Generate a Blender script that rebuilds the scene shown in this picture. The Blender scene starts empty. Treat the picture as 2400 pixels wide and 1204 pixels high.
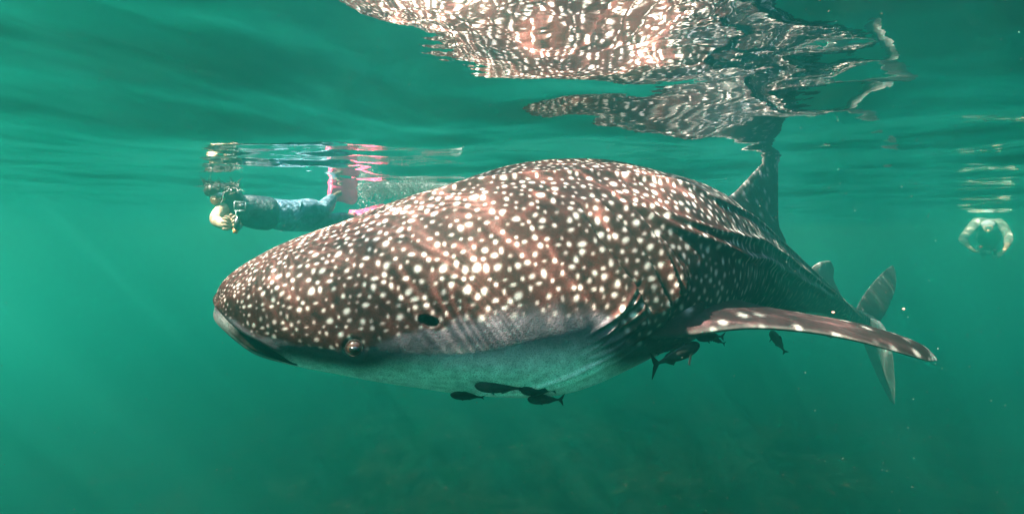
import bpy, bmesh, math, random
import numpy as np
from mathutils import Vector, Matrix, noise as mnoise
from mathutils.kdtree import KDTree

random.seed(7)
rng = np.random.default_rng(11)
S = bpy.context.scene
C = S.collection

# ------------------------------------------------------------------ camera, sky, sun, exposure
WATER_Z = 0.45                 # the camera hangs 45 cm below the surface, at the origin
cd = bpy.data.cameras.new('camera')
cam = bpy.data.objects.new('camera', cd)
C.objects.link(cam)
cam.rotation_euler = (math.radians(90), 0, 0)
cd.sensor_width = 36.0
cd.lens = 18.0
cd.shift_y = -0.0225           # horizon sits a little above the middle
cd.clip_start = 0.05
cd.clip_end = 500
S.camera = cam

SUN_EL, SUN_HEAD = 52.0, 59.0  # elevation; heading the light travels towards (degrees right of +Y)
el, hd = math.radians(SUN_EL), math.radians(SUN_HEAD)
sun_dir = Vector((math.sin(hd) * math.cos(el), math.cos(hd) * math.cos(el), -math.sin(el)))
W = bpy.data.worlds.new('World')
S.world = W
W.use_nodes = True
wn, wl = W.node_tree.nodes, W.node_tree.links
sky = wn.new('ShaderNodeTexSky')
sky.sky_type = 'NISHITA'
sky.sun_disc = False
sky.sun_elevation = el
sky.sun_rotation = hd + math.pi
wl.new(sky.outputs[0], wn['Background'].inputs[0])
wn['Background'].inputs[1].default_value = 0.10
sl = bpy.data.lights.new('sun', 'SUN')
sl.energy = 5.0
sl.angle = math.radians(0.5)
sl.color = (1.0, 0.93, 0.74)
so = bpy.data.objects.new('sun', sl)
so.rotation_euler = sun_dir.to_track_quat('-Z', 'Y').to_euler()
so.location = (0, 0, 8)
C.objects.link(so)
S.view_settings.view_transform = 'Standard'
S.view_settings.look = 'None'
S.view_settings.exposure = 3.45
S.view_settings.gamma = 1.0
S.view_settings.use_curve_mapping = False
cy = S.cycles
cy.use_denoising = True
cy.max_bounces = 12
cy.diffuse_bounces = 3
cy.glossy_bounces = 4
cy.transmission_bounces = 4
cy.volume_bounces = 6
cy.transparent_max_bounces = 8
cy.sample_clamp_indirect = 4.0
cy.use_adaptive_sampling = False

# ------------------------------------------------------------------ helpers
F, HY = 1200.0, 548.0
def at(px, py, Y):
    return Vector(((px - 1200.0) / F * Y, Y, (HY - py) / F * Y))
def tag(o, label=None, cat=None, group=None, kind=None):
    if label: o['label'] = label
    if cat: o['category'] = cat
    if group: o['group'] = group
    if kind: o['kind'] = kind
    return o
def empty(name, loc):
    o = bpy.data.objects.new(name, None)
    o.location = loc
    o.empty_display_size = 0.1
    C.objects.link(o)
    return o
def link(name, me, mat=None, parent=None, smooth=True):
    if mat is not None and not me.materials: me.materials.append(mat)
    if smooth and len(me.polygons): me.polygons.foreach_set('use_smooth', [True] * len(me.polygons))
    o = bpy.data.objects.new(name, me)
    C.objects.link(o)
    if parent is not None:
        o.parent = parent
        o.matrix_parent_inverse = Matrix.Translation(-Vector(parent.location)) if parent.rotation_euler[:] == (0, 0, 0) else parent.matrix_basis.inverted()
    return o
def pydata(name, v, f, mat=None, parent=None, smooth=True):
    me = bpy.data.meshes.new(name)
    me.from_pydata([tuple(map(float, p)) for p in v], [], f)
    me.update()
    return link(name, me, mat, parent, smooth)
def frombm(name, bm, mat=None, parent=None, smooth=True):
    me = bpy.data.meshes.new(name)
    bm.to_mesh(me); bm.free()
    return link(name, me, mat, parent, smooth)
class N:
    """small node-tree builder"""
    def __init__(s, name):
        s.m = bpy.data.materials.new(name); s.m.use_nodes = True
        s.t = s.m.node_tree; s.t.nodes.clear()
        s.out = s.t.nodes.new('ShaderNodeOutputMaterial')
    def n(s, typ, ins=None, **kw):
        x = s.t.nodes.new(typ)
        for k, v in kw.items(): setattr(x, k, v)
        for k, v in (ins or {}).items():
            if isinstance(v, bpy.types.NodeSocket): s.t.links.new(v, x.inputs[k])
            else: x.inputs[k].default_value = v
        return x
    def math(s, op, a, b=None, c=None, clamp=False):
        x = s.t.nodes.new('ShaderNodeMath'); x.operation = op; x.use_clamp = clamp
        for i, v in enumerate((a, b, c)):
            if v is None: continue
            if isinstance(v, bpy.types.NodeSocket): s.t.links.new(v, x.inputs[i])
            else: x.inputs[i].default_value = v
        return x.outputs[0]
    def ramp(s, fac, a, b, c=0.0, d=1.0):
        x = s.n('ShaderNodeMapRange', {'Value': fac, 'From Min': a, 'From Max': b, 'To Min': c, 'To Max': d})
        return x.outputs[0]
    def mix(s, fac, a, b, mode='MIX'):
        x = s.t.nodes.new('ShaderNodeMix'); x.data_type = 'RGBA'; x.blend_type = mode
        for i, v in ((0, fac), (6, a), (7, b)):
            if isinstance(v, bpy.types.NodeSocket): s.t.links.new(v, x.inputs[i])
            elif i == 0: x.inputs[i].default_value = v
            else: x.inputs[i].default_value = (*v, 1) if len(v) == 3 else v
        return x.outputs[2]
    def surf(s, sock): s.t.links.new(sock, s.out.inputs['Surface'])
def simple(name, col, rough=0.5, spec=0.3, var=0.25, scale=40.0, bump=0.0, sss=0.0):
    b = N(name)
    tc = b.n('ShaderNodeTexCoord')
    no = b.n('ShaderNodeTexNoise', {'Vector': tc.outputs['Object'], 'Scale': scale, 'Detail': 5.0})
    f = b.ramp(no.outputs[0], 0.3, 0.7, 1 - var, 1 + var)
    c = b.mix(1.0, col, (1, 1, 1)); 
    mul = b.n('ShaderNodeVectorMath', {0: col, 1: (1, 1, 1)}, operation='MULTIPLY')
    sc = b.n('ShaderNodeVectorMath', {0: mul.outputs[0]}, operation='SCALE'); b.t.links.new(f, sc.inputs['Scale'])
    p = b.n('ShaderNodeBsdfPrincipled', {'Base Color': sc.outputs[0], 'Roughness': rough, 'Specular IOR Level': spec})
    if bump:
        bp = b.n('ShaderNodeBump', {'Height': no.outputs[0], 'Strength': bump, 'Distance': 0.02})
        b.t.links.new(bp.outputs[0], p.inputs['Normal'])
    b.surf(p.outputs[0])
    return b.m
def pchip(x, y, xi):
    x = np.asarray(x, float); y = np.asarray(y, float); h = np.diff(x); d = np.diff(y) / h
    m = np.zeros_like(y)
    for i in range(1, len(x) - 1):
        if d[i-1] * d[i] > 0:
            w1 = 2*h[i] + h[i-1]; w2 = h[i] + 2*h[i-1]; m[i] = (w1 + w2) / (w1/d[i-1] + w2/d[i])
    m[0] = d[0]; m[-1] = d[-1]
    i = np.clip(np.searchsorted(x, xi) - 1, 0, len(x) - 2); t = (xi - x[i]) / h[i]
    return (2*t**3-3*t*t+1)*y[i] + (t**3-2*t*t+t)*h[i]*m[i] + (-2*t**3+3*t*t)*y[i+1] + (t**3-t*t)*h[i]*m[i+1]
def catmull(P, n=40):
    P = np.array(P, float); Q = np.vstack([2*P[0]-P[1], P, 2*P[-1]-P[-2]]); out = []
    for i in range(1, len(Q) - 2):
        t = np.linspace(0, 1, n, endpoint=False)[:, None]
        a, b, c, d = Q[i-1], Q[i], Q[i+1], Q[i+2]
        out.append(.5*(2*b+(c-a)*t+(2*a-5*b+4*c-d)*t*t+(3*b-a-3*c+d)*t**3))
    return np.vstack(out + [P[-1:]])
def sstep(a, b, x):
    t = np.clip((x - a) / (b - a), 0, 1)
    return t * t * (3 - 2 * t)

# ------------------------------------------------------------------ setting: water surface, seabed, water body
def axis_coords(lo, hi, c0, c1, d0, grow):
    out = [c0]
    while out[-1] < c1: out.append(out[-1] + d0)
    d = d0
    while out[-1] < hi: d *= grow; out.append(out[-1] + d)
    left = []; d = d0; x = c0
    while x > lo: d *= grow; x -= d; left.append(x)
    return np.array(left[::-1] + out)
wx = axis_coords(-27, 27, -3.2, 4.2, 0.022, 1.045)
wy = axis_coords(-11, 31, 0.4, 7.0, 0.022, 1.045)
GX, GY = np.meshgrid(wx, wy, indexing='ij')
WAVES = [  # amplitude, wavelength, heading of travel (deg), phase
    (0.020, 2.6, 80, 0.6), (0.022, 5.2, 96, 2.0), (0.011, 1.5, 100, 2.1), (0.0060, 0.95, 62, 4.0), (0.0050, 0.62, 118, 1.2),
    (0.0021, 0.43, 84, 5.1), (0.0012, 0.31, 40, 0.3), (0.0008, 0.24, 135, 3.3), (0.0004, 0.16, 70, 2.2),
    (0.0003, 0.12, 160, 1.0), (0.006, 1.2, 20, 3.0)]
def wave(x, y):
    y = y - 0.25
    z = np.zeros_like(x)
    px = x + 0.10*np.sin(1.7*y + 0.5*x + 1.0) + 0.05*np.sin(4.1*x - 2.3*y)
    py = y + 0.12*np.sin(1.3*x - 0.4*y + 2.0) + 0.05*np.sin(3.7*y + 2.9*x)
    dist = np.hypot(x, y)
    for a, l, h, p in WAVES:
        k = 2*math.pi/l; r = math.radians(h)
        fade = np.clip(1.6 - dist * 0.045 / l, 0.0, 1)
        z += a * fade * np.sin(k*(px*math.cos(r) + py*math.sin(r)) + p)
    return z
GZ = WATER_Z + wave(GX, GY)
nx, ny = len(wx), len(wy)
idx = np.arange(nx*ny).reshape(nx, ny)
faces = np.stack([idx[:-1, :-1], idx[1:, :-1], idx[1:, 1:], idx[:-1, 1:]], -1).reshape(-1, 4)
me = bpy.data.meshes.new('water_surface')
me.from_pydata(np.stack([GX, GY, GZ], -1).reshape(-1, 3).tolist(), [], faces.tolist())
b = N('water_skin')
geo = b.n('ShaderNodeNewGeometry')
n1 = b.n('ShaderNodeTexNoise', {'Vector': geo.outputs['Position'], 'Scale': 7.0, 'Detail': 2.0})
n2 = b.n('ShaderNodeTexNoise', {'Vector': geo.outputs['Position'], 'Scale': 22.0, 'Detail': 2.0})
hsum = b.math('ADD', n1.outputs[0], b.math('MULTIPLY', n2.outputs[0], 0.25))
for rx, ry, k_, w_ in ((-.52, 1.10, 150, .22), (.02, 1.06, 120, .30), (.42, 1.40, 135, .26), (.36, 1.04, 160, .2), (-.18, 1.12, 140, .22), (.95, 1.75, 120, .3), (-1.3, 1.9, 90, .4)):
    dv = b.n('ShaderNodeVectorMath', {0: geo.outputs['Position'], 1: (rx, ry, WATER_Z)}, operation='DISTANCE')
    sn = b.math('SINE', b.math('MULTIPLY', dv.outputs['Value'], float(k_)))
    hsum = b.math('ADD', hsum, b.math('MULTIPLY', b.math('MULTIPLY', sn, b.ramp(dv.outputs['Value'], w_, w_*.25)), 0.05))
bump = b.n('ShaderNodeBump', {'Height': hsum, 'Strength': 0.35, 'Distance': 0.005})
fr = b.n('ShaderNodeFresnel', {'IOR': 1.333, 'Normal': bump.outputs[0]})
gl = b.n('ShaderNodeBsdfGlossy', {'Color': (1, 1, 1, 1), 'Roughness': 0.0, 'Normal': bump.outputs[0]})
# caustic filaments and light-shaft patches painted into the skin's transparent colour
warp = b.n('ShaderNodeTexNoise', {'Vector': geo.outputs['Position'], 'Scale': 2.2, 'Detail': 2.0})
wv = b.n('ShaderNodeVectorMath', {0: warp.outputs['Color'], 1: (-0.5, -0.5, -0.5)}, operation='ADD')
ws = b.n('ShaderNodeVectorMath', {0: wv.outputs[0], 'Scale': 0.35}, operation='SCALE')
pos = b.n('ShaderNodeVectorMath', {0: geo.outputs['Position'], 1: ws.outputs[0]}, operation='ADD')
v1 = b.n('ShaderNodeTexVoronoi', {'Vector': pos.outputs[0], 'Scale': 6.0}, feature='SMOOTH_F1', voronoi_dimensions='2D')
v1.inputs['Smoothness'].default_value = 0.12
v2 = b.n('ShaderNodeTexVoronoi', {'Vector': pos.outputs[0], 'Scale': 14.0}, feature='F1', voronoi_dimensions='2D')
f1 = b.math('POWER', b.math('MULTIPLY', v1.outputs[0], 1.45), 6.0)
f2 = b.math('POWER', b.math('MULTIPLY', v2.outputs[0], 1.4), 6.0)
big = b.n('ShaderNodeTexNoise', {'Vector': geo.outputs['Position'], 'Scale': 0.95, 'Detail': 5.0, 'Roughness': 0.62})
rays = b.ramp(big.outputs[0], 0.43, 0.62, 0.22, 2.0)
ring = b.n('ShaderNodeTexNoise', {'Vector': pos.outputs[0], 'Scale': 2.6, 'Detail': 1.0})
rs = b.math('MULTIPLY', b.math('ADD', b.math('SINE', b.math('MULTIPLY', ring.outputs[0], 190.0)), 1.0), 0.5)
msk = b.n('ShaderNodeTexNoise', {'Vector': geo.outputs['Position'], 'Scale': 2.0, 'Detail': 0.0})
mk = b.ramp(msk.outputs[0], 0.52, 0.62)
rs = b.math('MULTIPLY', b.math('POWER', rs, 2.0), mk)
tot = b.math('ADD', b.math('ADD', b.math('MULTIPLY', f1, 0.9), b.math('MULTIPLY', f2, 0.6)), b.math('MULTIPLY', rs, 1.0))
# painted rings of light in the transparent colour, aimed just above the spiracle
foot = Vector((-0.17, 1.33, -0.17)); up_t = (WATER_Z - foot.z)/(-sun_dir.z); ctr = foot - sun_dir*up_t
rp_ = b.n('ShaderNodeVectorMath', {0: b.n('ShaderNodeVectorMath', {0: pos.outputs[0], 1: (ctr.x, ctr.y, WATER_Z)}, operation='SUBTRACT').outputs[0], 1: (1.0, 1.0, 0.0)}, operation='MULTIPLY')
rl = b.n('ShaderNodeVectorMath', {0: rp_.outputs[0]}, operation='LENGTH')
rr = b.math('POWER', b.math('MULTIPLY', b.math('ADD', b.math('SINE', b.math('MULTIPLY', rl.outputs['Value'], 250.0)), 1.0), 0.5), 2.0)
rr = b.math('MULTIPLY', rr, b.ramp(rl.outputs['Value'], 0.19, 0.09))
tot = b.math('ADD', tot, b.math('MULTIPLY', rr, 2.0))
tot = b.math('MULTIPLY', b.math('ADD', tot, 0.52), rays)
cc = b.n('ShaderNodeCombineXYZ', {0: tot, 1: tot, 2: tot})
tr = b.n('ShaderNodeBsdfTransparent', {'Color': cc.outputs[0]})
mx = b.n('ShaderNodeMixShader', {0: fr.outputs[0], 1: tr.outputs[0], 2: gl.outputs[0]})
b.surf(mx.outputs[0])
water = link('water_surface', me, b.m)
tag(water, 'rippled underside of the water surface mirroring the shark and swimmers', kind='structure')

gx = axis_coords(-27, 27, -6, 6, 0.6, 1.08); gy = axis_coords(-11, 31, 0, 12, 0.6, 1.08)
sx, sy = np.meshgrid(gx, gy, indexing='ij')
sz = -6.4 + 0.12*np.sin(1.1*sx + 0.3*sy) + 0.1*np.sin(0.7*sy - 0.4*sx + 1)
idx = np.arange(sx.size).reshape(sx.shape)
fc = np.stack([idx[:-1, :-1], idx[1:, :-1], idx[1:, 1:], idx[:-1, 1:]], -1).reshape(-1, 4)
sb = pydata('seabed', np.stack([sx, sy, sz], -1).reshape(-1, 3), fc.tolist(), simple('dark_mud', (0.012, 0.009, 0.005), 0.95, 0.0, 0.1, 0.4))  # unseen seabed, added with a near-black mud colour to darken the lower water
tag(sb, 'unseen dark muddy seabed far below the shark', kind='structure')

bm = bmesh.new(); bmesh.ops.create_cube(bm, size=1.0)
for v in bm.verts: v.co = Vector((v.co.x*58, 10 + v.co.y*46, (WATER_Z + 0.12) if v.co.z > 0 else -7.7))
b = N('green_sea_water')
pv = b.n('ShaderNodeVolumePrincipled', {'Color': (0.06, 0.61, 0.535, 1), 'Density': 0.165, 'Anisotropy': 0.93})
b.t.links.new(pv.outputs[0], b.out.inputs['Volume'])
hz = frombm('haze', bm, b.m, smooth=False)
tag(hz, 'murky green sea water that fades the far shark tail and swimmers', kind='stuff')

# ------------------------------------------------------------------ whale shark
SP = catmull([(-.945,1.70),(-.55,1.73),(-.1,1.80),(.29,1.98),(.6,2.27),(.98,2.68),(1.43,3.14),(2.0,3.66),(2.6,4.2),(3.3,4.75)], 44)
SSL = np.r_[0, np.cumsum(np.linalg.norm(np.diff(SP, axis=0), axis=1))]
LEN = SSL[-1] - 0.005
ST = np.array([0,.03,.1,.22,.4,.65,1.0,1.4,1.9,2.5,3.1,3.7,4.3,4.9,5.5])
AW = [0,.14,.25,.33,.385,.425,.455,.46,.41,.34,.28,.22,.16,.11,.08]
ZT = [-0.2,-0.142,-0.088,-0.022,0.047,0.142,0.238,0.277,0.269,0.17,-0.012,-0.233,-0.412,-0.619,-0.778]
ZB = [-0.2,-0.261,-0.305,-0.394,-0.44,-0.491,-0.551,-0.475,-0.45,-0.48,-0.52,-0.56,-0.65,-0.80,-0.90]
def spine(s):
    x = np.interp(s, SSL, SP[:, 0]); y = np.interp(s, SSL, SP[:, 1]); e = 0.02
    a, c = np.clip(s-e, 0, SSL[-1]), np.clip(s+e, 0, SSL[-1])
    dx = np.interp(c, SSL, SP[:, 0]) - np.interp(a, SSL, SP[:, 0]); dy = np.interp(c, SSL, SP[:, 1]) - np.interp(a, SSL, SP[:, 1])
    l = np.hypot(dx, dy)
    return x, y, dx/l, dy/l
def shark_surf(s, th):
    """point of the bare trunk at arclength s and girth angle th (0 = left flank, 90 deg = back)"""
    s = np.asarray(s, float); th = np.asarray(th, float)
    x, y, dx, dy = spine(s)
    t = np.sqrt(s); T = np.sqrt(ST)
    a, zt, zb = pchip(T, AW, t), pchip(T, ZT, t), pchip(T, ZB, t)
    c, sn = np.cos(th), np.sin(th)
    n = np.where(sn > 0, pchip([0,.4,1.3,2.0,6], [2.3,2.3,2.15,1.75,1.75], s), 2.25)
    cu = np.sign(c)*np.abs(c)**(2/n); sv = np.sign(sn)*np.abs(sn)**(2/n)
    zm = zb + (zt-zb)*pchip([0,.5,1.4,3,5.6], [.45,.40,.46,.5,.5], s)
    z = np.where(sv > 0, zm+(zt-zm)*sv, zm+(zm-zb)*sv)
    return np.stack([x+dy*a*cu, y-dx*a*cu, z], -1)
D2R = math.pi/180
s_ax = np.concatenate([0.0006 + 0.30*np.linspace(0, 1, 150)**1.6, 0.30 + np.linspace(0, 1.4, 421)[1:], 1.7 + np.linspace(0, 1, 280)[1:]*(LEN-1.7)])
near = np.linspace(-88, 100, 330); far = np.linspace(100, 272, 111)[1:-1]
t_ax = np.concatenate([near, far])*D2R
SS, TT = np.meshgrid(s_ax, t_ax, indexing='ij')
PP = shark_surf(SS, TT)
def grid_normals(P):
    du = np.gradient(P, axis=0); dv = np.roll(P, -1, 1) - np.roll(P, 1, 1)
    n = np.cross(du, dv); n /= np.maximum(np.linalg.norm(n, axis=-1, keepdims=True), 1e-9)
    ctr = np.stack(spine(SS)[:2] + (P[..., 2]*0,), -1)
    sgn = np.sign(((P-ctr)[..., :2]*n[..., :2]).sum(-1).sum())
    return n*sgn
NN = grid_normals(PP)
disp = np.zeros_like(SS)
tdeg = (TT/D2R + 180) % 360 - 180              # -180..180
side = np.where(np.abs(tdeg) <= 90, tdeg, np.sign(tdeg)*180 - tdeg)   # mirrored: same value on both flanks
# longitudinal keels
for pts, amp, wd in (([(.5,58),(.78,66),(.95,62.6),(1.1,59.8),(1.26,52.8),(1.42,47.6),(1.59,38),(2.6,34),(4.6,30)], .010, .017),
                     ([(1.0,40.6),(1.16,35),(1.24,24.6),(1.36,14.8),(1.65,4.5),(2.63,-4),(4.6,-6)], .012, .02),
                     ([(1.05,50),(1.2,36.8),(1.29,26),(1.45,18),(2.1,14),(3.24,12),(4.7,10)], .010, .018),
                     ([(.8,88),(1.6,89),(2.5,90),(5,90)], .012, .03)):
    q = np.array(pts); th0 = pchip(q[:, 0], q[:, 1], np.clip(SS, q[0, 0], q[-1, 0]))
    rad = pchip(np.sqrt(ST), AW, np.sqrt(SS))
    dd = (side - th0)*D2R*np.maximum(rad, .1)
    disp += 1.5*amp*np.exp(-(dd/wd)**2)*sstep(q[0, 0]-.1, q[0, 0]+.35, SS)*(1-sstep(q[-1, 0]-.6, q[-1, 0], SS))
# gill slits: flaps that end in a sharp step
GILLS = [[(1.012,40),(1.041,23.7),(1.088,11.5),(1.136,0.2),(1.157,-8.2),(1.158,-15)],
         [(1.058,43),(1.109,27.9),(1.157,13.8),(1.191,2.1),(1.219,-7.7),(1.221,-17)],
         [(1.15,36),(1.171,29.3),(1.205,16.2),(1.234,3.5),(1.248,-3.5),(1.249,-12)],
         [(1.215,20),(1.227,15.7),(1.255,6.3),(1.269,-0.2),(1.275,-9)],
         [(1.262,10),(1.272,7.3),(1.285,0.7),(1.292,-6)]]
gill_dark = np.zeros_like(SS)
for g in GILLS:
    q = np.array(g)[::-1]
    sg = pchip(q[:, 1], q[:, 0], np.clip(side, q[0, 1], q[-1, 1]))
    ends = sstep(q[0, 1]-1, q[0, 1]+4, side)*(1-sstep(q[-1, 1]-6, q[-1, 1]+1, side))
    d = SS - sg
    lip = np.where(d < 0, 0.010*np.exp(-(d/.045)**2), 0)      # the flap swells towards its free edge ...
    cut = np.where(d >= -0.001, -0.012*np.exp(-(np.maximum(d, 0)/.006)**2), 0)   # ... then falls into the slit
    disp += (lip*1.2 + cut*1.7)*ends
    gill_dark = np.maximum(gill_dark, np.exp(-((d-.0015)/.0048)**2)*ends)
# folds of skin in front of the pectoral root
for k in range(5):
    th0 = -2 - 4.2*k + (SS-1.085)*(125-8*k) + 1.2*np.sin(SS*45+k*1.7)
    ex = np.exp(-(((SS-1.075-.005*k))/.042)**2)
    disp += 0.008*ex*np.exp(-((side-th0)/1.5)**2)
    disp -= 0.009*ex*np.exp(-((side-th0+2.1)/.85)**2)
# throat crease from the pectoral root down the belly
q = np.array([(.62,-62),(.8,-52),(.95,-40),(1.08,-28),(1.17,-21)])
th0 = pchip(q[:, 0], q[:, 1], np.clip(SS, .62, 1.17))
cre = sstep(.62, .8, SS)*(1-sstep(1.12, 1.2, SS))
disp -= .005*cre*np.exp(-((side-th0)/1.0)**2)
disp += .006*cre*np.exp(-((side-th0-3.2)/2.4)**2) + .005*cre*np.exp(-((side-th0+3.5)/2.2)**2)
# spiracle behind the eye
def skin_pt(s, th): return shark_surf(np.array([s]), np.array([th*D2R]))[0]
mouth_in = np.zeros_like(SS); pit = np.zeros_like(SS)
q = np.array([(.0,-1.0),(.05,-2),(.094,-4.5),(.131,-8.7),(.177,-11.2),(.231,-15.5),(.282,-25.0),(.314,-40.0)])
thm = pchip(q[:, 0], q[:, 1], np.clip(SS, 0, .314))
zm_ = shark_surf(np.clip(SS, .0006, .314), thm*D2R)[..., 2]
gap = pchip([0,.06,.12,.17,.23,.29,.314], [.004,.006,.013,.021,.021,.014,.003], np.clip(SS, 0, .314))
on = 1-sstep(.308, .318, SS)
dz = PP[..., 2] - (zm_ - gap*1.3)
m = (1-sstep(gap*.75, gap*1.15, np.abs(dz)))*on
mouth_in = np.maximum(m, (1-sstep(gap*.9, gap*1.2, dz))*(1-sstep(gap*1.0+.006, gap*1.0+.011, -dz))*on*sstep(.10, .15, SS))
disp -= 0.040*m
lipw = np.exp(-((dz+gap+.024)/.018)**2)*(1-sstep(.12, .27, SS))
disp += 0.016*lipw                                # rounded lower lip
disp += 0.006*np.exp(-((dz-gap-.014)/.012)**2)*on
spc = skin_pt(.668, 0.4)
for sgn in (1,):
    d3 = PP - spc
    x_, y_, dx_, dy_ = spine(np.array([.668]))
    al = d3[..., 0]*dx_[0] + d3[..., 1]*dy_[0]; up = d3[..., 2]
    e = np.sqrt((al/.028)**2 + ((up+0.25*al)/.0135)**2)*(1+.12*np.sin(al*160+1)*np.sin(up*190))
    pit = 1-sstep(.65, 1.0, e)
    pit *= (np.abs(tdeg) < 90)
    pit2 = (1-sstep(.95, 1.5, e))*(np.abs(tdeg) < 90)
    disp -= .045*pit
# eye socket rim
eye_c = skin_pt(.491, -12.4)
de = np.linalg.norm(PP - eye_c, axis=-1)
disp += .004*np.exp(-((de-.036)/.016)**2) - .008*np.exp(-(de/.018)**2)
# shallow unevenness of the skin
disp += 0.004*np.sin(SS*7+side*.05)*np.sin(side*.09+SS*3)*sstep(.2, .8, SS)
PD = PP + NN*disp[..., None]

# pigment: pale spots, faint bars between them, pale belly
def spacing(s):
    return pchip([0,.06,.15,.28,.5,.85,1.3,1.7,2.4,4,5.5], [.009,.011,.0155,.0225,.0255,.0285,.033,.055,.066,.07,.045], np.clip(s, 0, 5.5))
cand = rng.permutation(SS.size)
area_ok = []
acc_p, acc_r, acc_w, acc_s = [], [], [], []
Pf = PP.reshape(-1, 3); Sf = SS.ravel(); Tf = side.ravel(); Sp = spacing(Sf)
cell = .06; gridh = {}
for i in cand[:170000]:
    if Sf[i] < .012 or Tf[i] < -42: continue
    p = Pf[i]; dmin = Sp[i]*(.86 if Sf[i] < 1.6 else .9)
    key = tuple((p//cell).astype(int)); ok = True
    R = 1 if dmin <= cell else 2
    for a in range(-R, R+1):
        for b_ in range(-R, R+1):
            for c_ in range(-R, R+1):
                for j in gridh.get((key[0]+a, key[1]+b_, key[2]+c_), ()):
                    if np.abs(acc_p[j]-p).max() < dmin and ((acc_p[j]-p)**2).sum() < dmin*dmin: ok = False; break
                if not ok: break
            if not ok: break
        if not ok: break
    if ok:
        gridh.setdefault(key, []).append(len(acc_p)); acc_p.append(p); acc_s.append(Sf[i])
        big_ = rng.random()
        acc_r.append(min(Sp[i], .044)*(.155 + .125*big_**1.6)); acc_w.append(.52 + .48*min(1, big_*1.3))
acc_p = np.array(acc_p); acc_r = np.array(acc_r); acc_w = np.array(acc_w)
wob = np.stack([np.sin(Pf[:, 0]*90+Pf[:, 2]*70), np.sin(Pf[:, 1]*85+Pf[:, 0]*60), np.sin(Pf[:, 2]*95+Pf[:, 1]*50)], -1)*.0034
spot = np.zeros(len(Pf)); halo = np.zeros(len(Pf))
vis = np.where((Tf > -50))[0]
elong = 1 - .52*sstep(1.35, 1.9, Sf)
Pe = Pf.copy(); Pe[:, 2] *= elong
acc_e = acc_p.copy(); acc_e[:, 2] *= 1 - .52*sstep(1.35, 1.9, np.array(acc_s))
kd = KDTree(len(acc_e))
for i, p in enumerate(acc_e): kd.insert(p, i)
kd.balance()
Pw = (Pe+wob).tolist()
for i in vis:
    for co, j, d in kd.find_n(Pw[i], 2):
        r = acc_r[j]
        if d < r*3.2:
            a = acc_w[j]
            t = (d/r); v = a/(1+math.exp((t-1.0)*5.5))
            if v > spot[i]: spot[i] = v
            h = a*math.exp(-(t/1.75)**2)
            if h > halo[i]: halo[i] = h
bars = (0.5+0.5*np.sin(SS*2*math.pi/.115 + .9*np.sin(side*.07+SS*2) + 1.5*np.sin(SS*4.3)))**4*sstep(1.40, 1.75, SS)*.55
bars *= 0.5+0.5*np.sin(side*.23+SS*9+2*np.sin(SS*5.3))
bars *= .8
bq = np.array([(0.,-2),(.15,-3.0),(.208,-8),(.278,-11.5),(.345,-13.0),(.409,-15),(.491,-15.5),(.563,-8.5),(.644,-2.6),(.706,-.8),(.795,0.2),(.874,1.1),(.969,1.6),(1.022,-1),(1.068,-7),(1.15,-22),(1.3,-30),(1.8,-40),(3,-45),(5.5,-50)])
thb = pchip(bq[:, 0], bq[:, 1], np.clip(SS, 0, 5.5))
nz = np.array([mnoise.noise((p[0]*9, p[1]*9, p[2]*9)) + .6*mnoise.noise((p[0]*26, p[1]*26, p[2]*26)) for p in Pf.tolist()]).reshape(SS.shape)
soft = 2.2 + 1.0*sstep(.5, 1., SS)
belly = (1-sstep(-soft, soft, side - thb - nz*3.2))*np.where(np.abs(tdeg) < 90, sstep(1.15, 1.9, e), 1)
belly2 = 1-sstep(-34, -9, side - thb)                # how far down the belly: upper edge greyed, own tone plus painted shade
nv, nt = SS.shape
idx = np.arange(nv*nt).reshape(nv, nt)
nxt = np.roll(idx, -1, 1)
faces = np.stack([idx[:-1], nxt[:-1], nxt[1:], idx[1:]], -1).reshape(-1, 4).tolist()
V = PD.reshape(-1, 3).tolist()
V += [(float(SP[0, 0]), float(SP[0, 1]), -.2), (float(PD[-1, :, 0].mean()), float(PD[-1, :, 1].mean()), float(PD[-1, :, 2].mean()))]
for k in range(nt):
    k2 = (k+1) % nt
    faces.append([nv*nt, int(idx[0, k2]), int(idx[0, k])]); faces.append([nv*nt+1, int(idx[-1, k]), int(idx[-1, k2])])
me = bpy.data.meshes.new('whale_shark')
me.from_pydata(V, [], faces)
def colattr(me, name, arrs):
    a = me.attributes.new(name, 'FLOAT_COLOR', 'POINT')
    n = len(me.vertices); buf = np.zeros((n, 4), np.float32)
    for k, x in enumerate(arrs):
        x = np.asarray(x).ravel(); buf[:len(x), k] = x
    a.data.foreach_set('color', buf.ravel())
colattr(me, 'pigment', [np.maximum(spot.reshape(SS.shape), bars*.55), halo, belly, belly2])
jaw = sstep(.0, .02, -(dz+gap*.5))*(1-sstep(.02, .075, -dz-gap))*(1-sstep(.24, .31, SS))
colattr(me, 'hollow', [np.maximum(mouth_in, pit2), gill_dark, sstep(1.2, 1.9, SS), jaw])

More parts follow.
